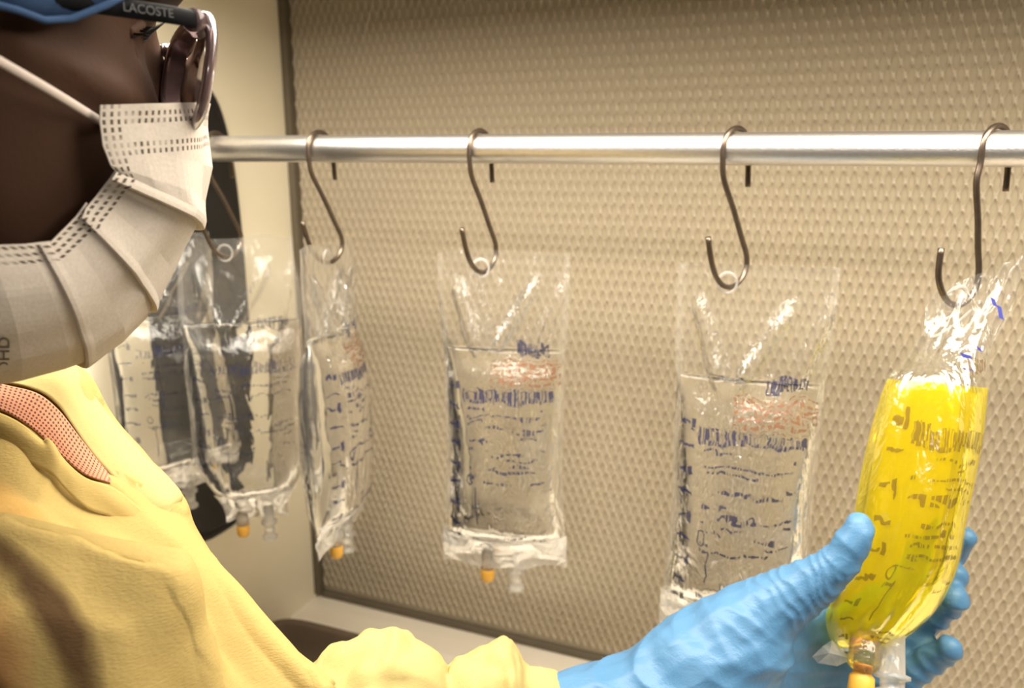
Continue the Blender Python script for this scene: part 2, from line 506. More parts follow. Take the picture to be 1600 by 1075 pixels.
WT = ZB - .035                                # worktop level
SIDE_FRONT = onX(129, 600, XW).y
print('side front', SIDE_FRONT, 'WT', WT)
wall_left = props(box('wall_left', (XW - .03, SIDE_FRONT, WT - .3), (XW, YP + .06, ZT), M['side'], bev=.002), 'cream side wall of the hood', None, None, 'structure')
props(box('wall_right', (XR, SIDE_FRONT, WT - .3), (XR + .03, YP + .06, ZT), M['side'], bev=.002), 'cream right side wall of the hood', None, None, 'structure')
props(box('trim_1', (XW, YP - .012, ZB), (XW + .011, YP + .014, ZT), M['gasket'], bev=.002), 'dark gasket strip in the corner of the filter wall', None, None, 'structure')
props(box('trim_2', (XW + .011, YP - .006, ZB - .006), (XR, YP + .014, ZB + .006), M['gasket'], bev=.002), 'dark gasket strip along the foot of the filter wall', None, None, 'structure')
bm = bmesh.new()
prof = [(SIDE_FRONT - .30, WT - .035), (SIDE_FRONT - .30, WT), (YP - .115, WT), (YP - .095, WT + .006), (YP - .085, WT + .022), (YP - .07, WT + .029), (YP + .014, ZB - .006), (YP + .014, WT - .035)]
rows = [[Vector((x, y, z)) for y, z in prof] for x in (XW, XR)]
V, F = grid(rows, True); F.append(tuple(range(len(prof)))); F.append(tuple(range(2 * len(prof) - 1, len(prof) - 1, -1)))
worktop = props(make('worktop', V, F, M['ledge'], None, False), 'pale hood worktop with raised back ledge under the filter wall', 'worktop', None, 'structure')
props(box('ceiling', (XW - .03, SIDE_FRONT - .32, ZT), (XR, YP + .06, ZT + .03), M['lamp_body']), 'underside of the hood canopy', None, None, 'structure')
props(box('floor', (-3.2, -2.2, -.05), (3.2, 2.4, 0), M['floor']), 'grey room floor', None, None, 'structure')
props(box('wall_far', (-3.2, 2.4, 0), (3.2, 2.45, 2.7), M['darkroom']), 'dim room wall beyond the hood', None, None, 'structure')
props(box('wall_side', (-3.25, -2.2, 0), (-3.2, 2.4, 2.7), M['darkroom']), 'dim room side wall beyond the hood', None, None, 'structure')

# lamp of the hood
lamp = props(empty('hood_lamp', (0.02, LAMP_Y, LAMP_Z + .03)), 'long strip lamp under the hood canopy above the rod', 'lamp')
box('housing', (-.76, LAMP_Y - .14, LAMP_Z + .008), (.80, LAMP_Y + .14, ZT), M['lamp_body'], lamp, bev=.004)
for y_ in (LAMP_Y - .14, LAMP_Y + .135):  # added unseen lips, shaped to darken the top of the filter wall
    box('shade_lip', (-.76, y_, LAMP_Z - .026), (.80, y_ + .005, LAMP_Z + .010), M['lamp_body'], lamp)

rp = props(empty('room_panel_lamp', (0.55, -1.75, 2.46)), 'square ceiling panel lamp of the room behind the viewer', 'lamp')
box('frame', (.18, -1.92, 2.455), (.92, -1.58, 2.50), M['lamp_body'], rp, bev=.004)

# unidentified black oval form on the side wall, modelled as a rimmed plate
def build_oval():
    c0 = onX(270, 490, XW)
    zt, zb = onX(318, 122, XW).z, onX(325, 842, XW).z
    yb = onX(371, 330, XW).y; yf = onX(215, 400, XW).y
    cy, cz, hy, hz = (yb + yf) / 2, (zt + zb) / 2, (yb - yf) / 2, (zt - zb) / 2
    r = props(empty('wall_oval', (XW, cy, zb)), 'tall black oval form on the cream side wall behind the bags', 'form')
    def ring(s, x):
        out = []
        for k in range(72):
            a = 2 * math.pi * k / 72; e = 2 / 3.4
            out.append(Vector((x, cy + s[0] * math.copysign(abs(math.cos(a)) ** e, math.cos(a)), cz + s[1] * math.copysign(abs(math.sin(a)) ** e, math.sin(a)))))
        return out
    V, F = grid([ring((hy * .95, hz * .97), XW), ring((hy * .95, hz * .97), XW + .008), ring((hy * .88, hz * .94), XW + .012)], True, False, True)
    make('oval_plate', V, F, M['black'], r)
    V, F = grid([ring((hy, hz), XW), ring((hy, hz), XW + .006), ring((hy * .955, hz * .975), XW + .009), ring((hy * .94, hz * .965), XW + .006)], True)
    make('oval_rim', V, F, M['black'], r)
build_oval()

# unidentified dark shell on the worktop, open at the top
def shell():
    c = onZ(478, 1030, WT + .05)
    c.z = WT
    r = props(empty('shell', c), 'dark brown rounded shell on the worktop behind the yellow sleeve', 'shell')
    def ring(hx, hy, z):
        out = []
        for k in range(40):
            a = 2 * math.pi * k / 40; e = 2 / 4.5
            p = Vector((hx * math.copysign(abs(math.cos(a)) ** e, math.cos(a)), hy * math.copysign(abs(math.sin(a)) ** e, math.sin(a)), 0))
            out.append(c + p + Vector((0, 0, z)))
        return out
    R = [ring(.085, .055, .0), ring(.092, .062, .03), ring(.10, .07, .052), ring(.108, .078, .054), ring(.108, .078, .050)]
    V, F = grid([ring(.083, .053, .004), ring(.09, .06, .03), ring(.098, .068, .051)], True, True, False)
    make('inner_shell', V, F, M['shell'], r)
    V, F = grid(R, True, True, False); make('outer_shell', V, F, M['shell'], r)
shell()

# ------------------------------------------------------------------ rod and hooks
ROD_R = .0128
rod = props(empty('hanging_rod', (XW, ROD_Y, CAM.z)), 'brushed steel rod carrying the hooks and bags', 'rod')
n = 40
rows = [[Vector((x, ROD_Y + ROD_R * math.cos(2 * math.pi * k / n), CAM.z + ROD_R * math.sin(2 * math.pi * k / n))) for k in range(n)] for x in (XW + .001, -.4, 0, .4, XR)]
V, F = grid(rows, True, True, True); make('tube', V, F, M['steel'], rod)
lathe('wall_flange', (XW, ROD_Y, CAM.z), (1, 0, 0), [(0, .026), (.006, .026), (.009, .022), (.010, .0135), (.03, .0135), (.03, .0129)], M['steel'], rod)

S_PATH = [(.0185, -.030), (.0172, -.012), (.0158, .0)] + [(.0158 * math.cos(a), .0158 * math.sin(a)) for a in np.linspace(.4, math.pi, 8)] + \
         [(-.0155, -.010), (-.0125, -.024), (.002, -.048), (.014, -.070), (.0235, -.088), (.0220, -.101), (.010, -.1105), (-.004, -.1095), (-.015, -.101), (-.0225, -.087), (-.0285, -.068)]
HOOKS = [  # rod pixel x, yaw, extra lower yaw
    (224, 6, 'first'), (338, 6, ''), (500, 10, ''), (750, 12, ''), (1150, 30, ''), (1556, 40, '')]
HLAB = ['dark steel hook half hidden behind the face mask', 'dark steel hook on the rod just right of the face mask',
        'dark steel hook holding the narrow sideways bag by the gasket corner', 'dark steel hook holding the wide clear bag with a white crumpled foot',
        'dark steel hook holding the clear bag behind the gloved thumb', 'dark steel hook holding the yellow bag at the right end']
HOOK_BOTTOM = []
def hook(i, px, yaw):
    lean = -.024 if i == 5 else 0.0
    p = onY(px, 232, ROD_Y); x0 = p.x
    a = math.radians(yaw); wdir = Vector((math.sin(a), math.cos(a), 0))
    ctr = Vector((x0, ROD_Y, CAM.z))
    S = [ctr + wdir * (y + (lean * min(1, max(0, -z - .01) / .075) if k > 8 else 0)) + UPW * z for k, (y, z) in enumerate(S_PATH)]
    path = catmull(S, 5)
    o = tube('s_hook', path, .00225, M['hook'], None, 10)
    props(o, HLAB[i], 'hook', 's-shaped hooks on the rod')
    HOOK_BOTTOM.append(ctr + UPW * -.1075 + wdir * lean)
for i, (px, yaw, _) in enumerate(HOOKS):
    hook(i, px, yaw)

# ------------------------------------------------------------------ clear bags
def smooth(x, a, b):
    t = min(1, max(0, (x - a) / (b - a))); return t * t * (3 - 2 * t)
def interp(x, tab):
    for (a, va), (b, vb) in zip(tab, tab[1:]):
        if x <= b:
            t = smooth(x, a, b); return va + (vb - va) * t
    return tab[-1][1]

def clear_bag(hang, ang, label, seed, W=.059, H=.285, liquid=-.075, T0=.034, shift=.018, tilt=0.0, round_foot=0.0, material=None, swell=1.0):
    a = math.radians(ang)
    ex = Vector((math.cos(a), math.sin(a), 0)); ey = Vector((-math.sin(a), math.cos(a), 0))
    tl = math.radians(tilt)
    top = .016
    def world(x, y, z):
        xx = x * math.cos(tl) - z * math.sin(tl); zz = x * math.sin(tl) + z * math.cos(tl)
        return hang + ex * (xx + shift) + ey * y + UPW * zz
    thick = [(0, .0006), (.06, .0022), (.18, .005), (.30, T0 * .30), (.40, T0 * .78), (.52, T0 * .95), (.72, T0), (.88, T0 * .85), (.95, .011), (1, .0007)]
    def width(s):
        return W * (1 - .06 * math.sin(math.pi * smooth(s, .25, 1))) * (1 - round_foot * smooth(s, .72, 1.0) ** 1.5) * (1 - .25 * round_foot * smooth(.3 - s, 0, .3))
    def surf(u, s, front, inset=0.0):
        z = top - s * (H + top)
        w = width(s); uu = min(1, abs(u))
        T = max(0, interp(s, thick) - inset) * swell
        y = T * max(0, 1 - uu ** 2.0) ** .5
        q = Vector((u * 2.2 + seed * 7.1, s * 6, (1.7 if front else 5.2) + seed))
        k = (.0045 * (1 - smooth(s, .25, .42)) + .0035 * smooth(s, .86, .95) + .0010) * (1 - .6 * uu)
        if inset: k *= .8
        wr = noise.noise(q) * k + noise.noise(q * 2.7) * k * .45
        # top edge sags in a shallow curve between the corners
        sag = .006 * (1 - smooth(s, 0, .2)) * noise.noise(Vector((u * 1.3 + seed, 0, 3)))
        both = .010 * (1 - smooth(s, .1, .4)) * noise.noise(Vector((u * 1.1 + seed * 3, s * 2, 9)))
        # folds fanning out from the hanger to the shoulders of the liquid
        for u1, u2, am in ((.55, -.25, .014), (-.75, -.35, .011), (.95, .55, .009)):
            ul = u1 + (u2 - u1) * (s - .08) / .26
            both -= am * math.exp(-((u - ul) / .08) ** 2) * smooth(s, .06, .14) * (1 - smooth(s, .27, .36))
        pull = 1 - .05 * math.exp(-((s - .33) / .1) ** 2)
        y = (-(y + wr) if front else (y + wr)) + both
        return world(u * (w - inset) * pull, y, z + sag)
    nu, ns = 34, 72
    root = props(empty('infusion_bag', hang - UPW * H), label, 'bag', 'infusion bags on the rod')
    VV, FF, UV = [], [], []
    for front in (True, False):
        rows = []
        for i in range(ns + 1):
            s = i / ns
            rows.append([surf(-1.03 + 2.06 * j / nu, s, front) for j in range(nu + 1)])
            UV += [((j / nu) + (0 if front else 2), s) for j in range(nu + 1)]
        V, F = grid(rows)
        off = len(VV); VV += V
        FF += [tuple(i + off for i in (f if front else f[::-1])) for f in F]
    film = make('film', VV, FF, material, root, True, UV)
    # liquid: closed body just inside the film
    s0 = (top - liquid) / (H + top); rows = []
    m = 30
    for i in range(46):
        s = s0 + (.962 - s0) * i / 45
        ring = [surf(-math.cos(math.pi * j / m) * .985, s, True, .0009) for j in range(m + 1)] + [surf(math.cos(math.pi * j / m) * .985, s, False, .0009) for j in range(1, m)]
        if i == 0:
            zz = sum(p.z for p in ring) / len(ring)
            for p in ring: p.z = zz
        rows.append(ring)
    V, F = grid(rows, True, True, True)
    make('liquid', V, F, M['water'], root)
    # foot seal, crumpled lower edge; its white stands for light focused by the liquid
    rows = []
    for i in range(9):
        s = .91 + .12 * i / 8
        rr = []
        for j in range(29):
            u = -1.06 + 2.12 * j / 28
            p = surf(u, min(s, 1), True) if s <= 1 else surf(u, 1, True) - UPW * (s - 1) * .28
            q = Vector((u * 3.1 + seed, s * 20, seed * 2))
            rr.append(p + ey * (-.0012 + noise.noise(q) * .007) + UPW * noise.noise(q + Vector((4, 4, 4))) * .004 * (i / 8))
        rows.append(rr)
    V, F = grid(rows); make('foot_seal', V, F, M['seal'], root)
    # hanger eyelet round the hook
    bm_path = [world(-shift + .0075 * math.cos(t), -.001, .0005 + .0085 * math.sin(t)) for t in np.linspace(0, 2 * math.pi, 25)]
    V, F = grid(tube_rows(bm_path, .0011, 8), True); make('hanger_eyelet', V, F, M['eyelet'], root)
    # two ports at the foot
    bz = -H
    pa = world(-.017, 0, bz + .006); pb = world(.012, 0, bz + .006); dn = (world(0, 0, -1) - world(0, 0, 0)).normalized()
    pt = lathe('injection_port', pa, dn, [(0, .0062), (.012, .0062), (.014, .0068), (.020, .0068), (.020, .004)], M['port'], root, 20)
    lathe('amber_cap', pa + dn * .019, dn, [(0, .0066), (.003, .0072), (.012, .0068), (.015, .005), (.0155, .002)], M['amber'], pt, 20)
    pt = lathe('spike_port', pb, dn, [(0, .0065), (.018, .0062), (.019, .0092), (.022, .0092), (.023, .0060), (.036, .0058), (.038, .0085), (.041, .0085), (.042, .004)], M['port'], root, 20)
    return root

FILM = [t_film('printed_film_%s' % k, seed=sd, haze=hz) for k, sd, hz in (('a', 1.0, .016), ('b', 5.0, .016), ('c', 9.0, .025))]
FILM_PLAIN = t_film('lightly_printed_film', seed=3.0, haze=.035, brown_lines=False, inkfac=.5)
BAGS = [
    (0, 58, 'clear bag hanging furthest left, half behind the mask and gown', 1.3, dict(material=FILM_PLAIN, T0=.032, H=.275, shift=.0)),
    (1, 40, 'clear round-bottomed bag in front of the black oval form', 2.9, dict(material=FILM_PLAIN, round_foot=.5, T0=.036, W=.064, H=.297, shift=.012)),
    (2, 101, 'narrow clear bag seen edge on beside the dark gasket corner', 4.4, dict(material=FILM[2], H=.292, shift=.004)),
    (3, 14, 'wide clear bag with blue print and a white crumpled foot', 6.2, dict(material=FILM[0], H=.290, shift=.021)),
    (4, 4, 'clear bag with blue print behind the gloved thumb', 8.5, dict(material=FILM[1], W=.061, H=.312, liquid=-.080, shift=.022)),
]
for hi, ang, lab, sd, kw in BAGS:
    clear_bag(HOOK_BOTTOM[hi], ang, lab, sd, **kw)

# ------------------------------------------------------------------ yellow bag in the hand
YD = .575
def yellow_bag():
    # left and right edge pixels, half thickness, depth at the left and right edge
    SEC = [
        ((1447, 462), (1606, 396), .0006, .588, .560), ((1446, 482), (1598, 430), .0015, .588, .562),
        ((1441, 520), (1578, 490), .006, .586, .566), ((1412, 562), (1550, 550), .016, .582, .570),
        ((1388, 592), (1541, 606), .027, YD, YD), ((1366, 660), (1530, 680), .034, YD, YD), ((1350, 730), (1516, 750), .036, YD, YD),
        ((1338, 800), (1502, 820), .036, YD, YD), ((1328, 865), (1490, 885), .034, YD, YD), ((1302, 925), (1466, 942), .031, YD, YD),
        ((1290, 965), (1436, 978), .026, YD, YD), ((1297, 1000), (1405, 1004), .017, YD, YD), ((1312, 1018), (1385, 1016), .005, YD, YD)]
    arr = np.array([[l[0], l[1], r[0], r[1], t, d0, d1] for l, r, t, d0, d1 in SEC])
    dense = catmull(arr, 6)
    S = len(dense)
    nrm = None
    def frame(i, inset=0.0):
        lx, ly, rx, ry, t, d0, d1 = dense[i]
        A = P(lx, ly, d0); B = P(rx, ry, d1)
        c = (A + B) / 2; h = (B - A) / 2
        toward = (CAM - c); toward -= h.normalized() * toward.dot(h.normalized()); toward.normalize()
        return c, h * (1 - inset / h.length), toward, max(.0002, t - inset)
    def pt(i, u, front, inset=0.0):
        c, h, tw, t = frame(i, inset)
        s = i / (S - 1); uu = min(1, abs(u))
        k = .0035 * (1 - smooth(s, .22, .38)) + .003 * smooth(s, .72, .9) + .0010
        q = Vector((u * 2.6, s * 5 + 3, 2.2 if front else 7.7))
        wr = (noise.noise(q) + .5 * noise.noise(q * 2.6)) * k * (1 - uu ** 4)
        # long soft ridges running down the body
        wr += .0011 * noise.noise(Vector((u * 7, s * 1.6, 4 if front else 12))) * (1 - uu ** 4)
        y = t * max(0, 1 - uu ** 2.1) ** .6 + wr
        return c + h * u + tw * (y if front else -y)
    base = P(1350, 1020, YD)
    root = props(empty('yellow_infusion_bag', base), 'bag of bright yellow solution held in the blue gloved hand', 'bag', 'infusion bags on the rod')
    VV, FF, UV = [], [], []; nu = 40
    for front in (True, False):
        rows = []
        for i in range(S):
            rows.append([pt(i, -1.0 + 2.0 * j / nu, front) for j in range(nu + 1)])
            UV += [((j / nu) + (0 if front else 2), i / (S - 1)) for j in range(nu + 1)]
        V, F = grid(rows); off = len(VV); VV += V
        FF += [tuple(k + off for k in (f if front else f[::-1])) for f in F]
    fm = t_film('yellow_bag_film', ink=(.10, .05, .02, 1), seed=12.0, haze=.012, brown_lines=False, inkfac=.55, fior=1.5, fmax=.24, edgehaze=0.0, bstr=.24, grough=.15)
    make('film', VV, FF, fm, root, True, UV)
    m = 32; rows = []
    i0 = 24
    for i in range(i0, S - 2):
        rows.append([pt(i, -math.cos(math.pi * j / m) * .985, True, .0010) for j in range(m + 1)] + [pt(i, math.cos(math.pi * j / m) * .985, False, .0010) for j in range(1, m)])
    V, F = grid(rows, True, True, True); make('liquid', V, F, M['yellow'], root)
    # hanger eyelet and slot edge
    hp0 = HOOK_BOTTOM[5]
    e1 = (P(1530, 450, .58) - P(1450, 480, .59)).normalized(); e2 = UPW
    V, F = grid(tube_rows([hp0 + e1 * .008 * math.cos(t) + e2 * .008 * math.sin(t) + UPW * .002 for t in np.linspace(0, 2 * math.pi, 25)], .0011, 8), True)
    make('hanger_eyelet', V, F, M['eyelet'], root)
    slot = catmull([P(x, y, .583) for x, y in ((1500, 488), (1475, 500), (1455, 520), (1452, 523), (1462, 525), (1490, 508), (1520, 482))], 6)
    tube('slot_weld', slot, .0009, M['eyelet'], root, 8)
    # blue print squares near the upper right corner
    ink = M['ink']
    for x, y, w_, h_ in ((1551, 472, 7, 16), (1561, 488, 7, 24), (1508, 556, 16, 10), (1528, 545, 8, 10), (1511, 577, 18, 6)):
        d = .553
        o = make('ink_mark', [P(x - w_ / 2, y - h_ / 2, d), P(x + w_ / 2, y - h_ / 2 + 4, d), P(x + w_ / 2 + 4, y + h_ / 2, d), P(x - w_ / 2 + 4, y + h_ / 2 - 3, d)], [(0, 1, 2, 3)], ink, root, False)
    # clear corner of foot film
    cor = [P(1300, 1000, .57), P(1285, 1010, .565), P(1269, 1026, .562), P(1278, 1036, .56), P(1308, 1041, .565), P(1332, 1030, .57), P(1296, 1020, .553)]
    make('foot_corner', cor, [(0, 1, 6), (1, 2, 6), (2, 3, 6), (3, 4, 6), (4, 5, 6), (5, 0, 6)], M['port'], root, False)
    # ports
    a0 = P(1352, 998, .562); ad = (P(1344, 1090, .555) - a0).normalized()
    pt = lathe('injection_port', a0, ad, [(0, .010), (.010, .0098), (.012, .0105), (.018, .0100), (.020, .0088), (.022, .0062)], M['yport'], root)
    lathe('amber_cap', a0 + ad * .017, ad, [(0, .0062), (.006, .0062), (.008, .0082), (.017, .0088), (.028, .0080), (.032, .0055), (.033, .001)], M['amber'], pt)
    b0 = P(1394, 985, .568); bd = (P(1394, 1090, .556) - b0).normalized()
    lathe('spike_port', b0, bd, [(0, .0082), (.028, .0084), (.029, .0118), (.0315, .0118), (.0325, .0082), (.038, .0080), (.039, .0110), (.042, .0110), (.043, .0078), (.06, .0075), (.061, .004)], M['port'], root)
M['ink'] = plain('blue_ink', (.03, .04, .26), .6, vary=.2)
yellow_bag()

# ------------------------------------------------------------------ the person
TURN = math.radians(-44)                       # azimuth of the axis through the ears, from the heading
LT = RT * math.sin(TURN) + HD * math.cos(TURN)       # near ear -> far ear
FC0 = RT * math.cos(TURN) - HD * math.sin(TURN)      # facing
NOD = math.radians(8)
FC = FC0 * math.cos(NOD) - UPW * math.sin(NOD)
UH = UPW * math.cos(NOD) + FC0 * math.sin(NOD)
SC = .0108
EYE = P(226, 64, .365)
HO = EYE - FC * 7.0 * SC + LT * 3.2 * SC           # head origin: eye level, between the ears
def hl(f, l, u):
    return HO + (FC * f + LT * l + UH * u) * SC
def hp(px, py, l):
    """point on the pixel ray that lies l (cm) off the head's mid plane"""
    r = ray(px, py); c = HO + LT * l * SC
    return CAM + r * ((c - CAM).dot(LT) / r.dot(LT))

person = props(empty('person', P(-20, 1500, .50)), 'person in yellow gown, white pleated mask, blue cap, glasses and blue glove reaching right', 'person')

def head_sections():
    T = [(-12.3, 7.4, 4.4, 1.6), (-11.4, 8.5, 1.4, 3.4), (-9.6, 8.7, -2, 5.0), (-7.5, 8.9, -6, 5.8), (-5, 8.7, -8.3, 6.5), (-2.5, 8.4, -9.5, 7.0),
         (0, 7.7, -10.2, 7.2), (2, 8.5, -10.4, 7.4), (5, 8.5, -10.2, 7.4), (8, 7.2, -9.2, 6.8), (10.4, 4.6, -7.2, 5.2), (11.8, 1, -4, 2.8)]
    return catmull(T, 3)
def head_ring(sec, n=48, grow=0.0):
    u, ff, fb, w_ = sec
    c, h = (ff + fb) / 2, (ff - fb) / 2 + grow
    out = []
    for k in range(n):
        a = 2 * math.pi * k / n
        ca, sa = math.cos(a), math.sin(a)
        f = c + h * math.copysign(abs(ca) ** .92, ca)
        l = (w_ + grow) * math.copysign(abs(sa) ** .86, sa)
        out.append((f, l, u))
    return out

def build_body():
    bm = bmesh.new()
    V, F = grid([[hl(*p) for p in head_ring(s)] for s in head_sections()], True, True, True)
    add(bm, V, F)
    cap = lambda pts, rr: capsule(bm, [hl(*p) for p in pts], [r * SC for r in rr])
    cap([(7.9, 0, 1.0), (8.6, 0, -1.6), (9.2, 0, -4.0)], [.75, .9, 1.05])            # nose
    cap([(8.6, -1.1, -4.4), (8.6, 1.1, -4.4)], [.85, .85])                                # nostrils
    cap([(8.3, -2.0, -7.0), (9.1, 0, -6.9), (8.3, 2.0, -7.0)], [.55, .75, .55])           # upper lip
    cap([(8.2, -1.8, -8.2), (8.9, 0, -8.3), (8.2, 1.8, -8.2)], [.6, .8, .6])              # lower lip
    for sg in (-1, 1):
        cap([(8.3, 1.2 * sg, 2.3), (7.9, 3.4 * sg, 2.7), (6.2, 5.4 * sg, 2.0)], [.8, .9, .8])    # brow
        cap([(6.9, 3.4 * sg, -3.0), (4.8, 5.4 * sg, -2.6), (1.5, 6.6 * sg, -1.6)], [.9, .9, .7])  # cheekbone
        cap([(-.4, 7.2 * sg, 2.4), (-1.4, 7.9 * sg, 1.8), (-1.5, 8.0 * sg, 0), (-.6, 7.5 * sg, -2.4)], [.55, .6, .6, .6])  # ear
        cap([(.3, 7.1 * sg, 1.6), (.0, 7.2 * sg, -1.6)], [.5, .5])
    cap([(-2.5, 0, -7), (-4.2, 0, -14), (-5.5, 0, -20)], [5.4, 5.3, 6.2])                  # neck
    nb = hl(-6, 0, -21)
    hip = nb - UPW * .50 - FC0 * .03
    sh_r = nb - LT * .13 - UPW * .075; sh_l = nb + LT * .15 - UPW * .06
    capsule(bm, [sh_r, nb - UPW * .05, sh_l], [.055, .075, .055], 18)
    capsule(bm, [nb - UPW * .10, nb - UPW * .28, hip], [.10, .105, .11], 20)
    el_r = P(120, 1330, .44); capsule(bm, [sh_r, (sh_r + el_r) / 2, el_r], [.05, .045, .04], 14)
    wr_r = P(330, 1420, .46); capsule(bm, [el_r, wr_r], [.038, .028], 14)
    el_l = P(430, 1180, .52); capsule(bm, [sh_l, (sh_l + el_l) / 2, el_l], [.05, .045, .04], 14)
    wr_l = P(900, 1130, .565); capsule(bm, [el_l, wr_l], [.038, .024], 14)
    V, N, F = voxel(bm, .0036, 5)
    # eye sockets
    for sg in (-1, 1):
        c = np.array(hl(7.0, 3.4 * sg, 0)); d2 = ((V - c) ** 2).sum(1)
        V -= np.array(FC)[None] * (.5 * SC * np.exp(-d2 / (1.25 * SC) ** 2))[:, None]
    make('body', V, F, M['skin'], person)
    for sg in (-1, 1):
        e = hl(5.2, 3.3 * sg, -.1)
        lathe('eyeball', e - FC * 1.2 * SC, FC, [(1.2 * SC * (1 - math.cos(t)), 1.2 * SC * math.sin(t)) for t in np.linspace(0, math.pi, 14)], M['eye'], person, 20)
        lathe('iris', e + FC * 1.02 * SC, FC, [(0, .62 * SC), (.12 * SC, .5 * SC), (.2 * SC, .1 * SC)], M['iris'], person, 18)
        # lid, lashes, brow
        lid = catmull([hl(*p) for p in ((6.6, 1.8 * sg, -.2), (6.75, 2.5 * sg, .42), (6.6, 3.5 * sg, .48), (5.7, 4.6 * sg, -.1))], 5)
        tube('eyelid', lid, .34 * SC, M['skin'], person, 8)
        lo_ = catmull([hl(*p) for p in ((6.5, 1.8 * sg, -.3), (6.6, 2.6 * sg, -.75), (6.35, 3.5 * sg, -.75), (5.6, 4.6 * sg, -.2))], 5)
        tube('lower_eyelid', lo_, .3 * SC, M['skin'], person, 8)
        for k in range(14):
            t = k / 13; b = Vector(lid[int(t * (len(lid) - 1))])
            out = (FC * (.75 - .2 * abs(t - .5)) + LT * sg * (.15 + .5 * (t - .3)) + UH * .15) * SC
            tube('eyelash', [b + FC * .25 * SC, b + FC * .25 * SC + out * .6 - UH * .05 * SC, b + FC * .25 * SC + out + UH * .2 * SC], [.06 * SC, .045 * SC, .015 * SC], M['lash'], person, 5)
        br = catmull([hl(*p) for p in ((8.9, 1.3 * sg, 2.6), (8.4, 3.3 * sg, 3.2), (6.8, 5.3 * sg, 2.4))], 5)
        tube('eyebrow', br, [.2 * SC + .12 * SC * math.sin(math.pi * i / (len(br) - 1)) for i in range(len(br))], M['lash'], person, 8)
build_body()

def scrub_cap():
    rows = []
    for i in range(22):
        t = i / 21
        u = 13.6 * math.sin(t * math.pi / 2)
        k = math.cos(t * math.pi / 2) ** .62
        ring = []
        for j in range(64):
            a = 2 * math.pi * j / 64; ca, sa = math.cos(a), math.sin(a)
            f = -1.0 + (9.9 * k) * math.copysign(abs(ca) ** .92, ca)
            l = (8.5 * k) * math.copysign(abs(sa) ** .86, sa)
            # border: high on the forehead, low over the ears
            low = -1.0 + 10.0 * max(0, ca - .335) ** 1.1 - 2.5 * max(0, -ca) + .2 * math.sin(3 * a)
            gath = .22 * math.sin(a * 17 + 2 * t) * (1 - t) + .45 * noise.noise(Vector((ca * 2.2, sa * 2.2, t * 3)))
            uu = low + (13.4 - low) * (u / 13.6)
            ring.append(hl(f + ca * gath, l + sa * gath, uu))
        rows.append(ring)
    inner = [p - (p - hl(-1, 0, 4)).normalized() * .004 - UH * .001 for p in rows[0]]
    V, F = grid([inner] + rows, True, False, True)
    c = make('scrub_cap', V, F, M['cap'], person)
    ring = rows[0] + [rows[0][0]]
    V, F = grid(tube_rows(ring, .0014, 8), True)
    make('elastic_hem', V, F, M['cap'], c)
scrub_cap()

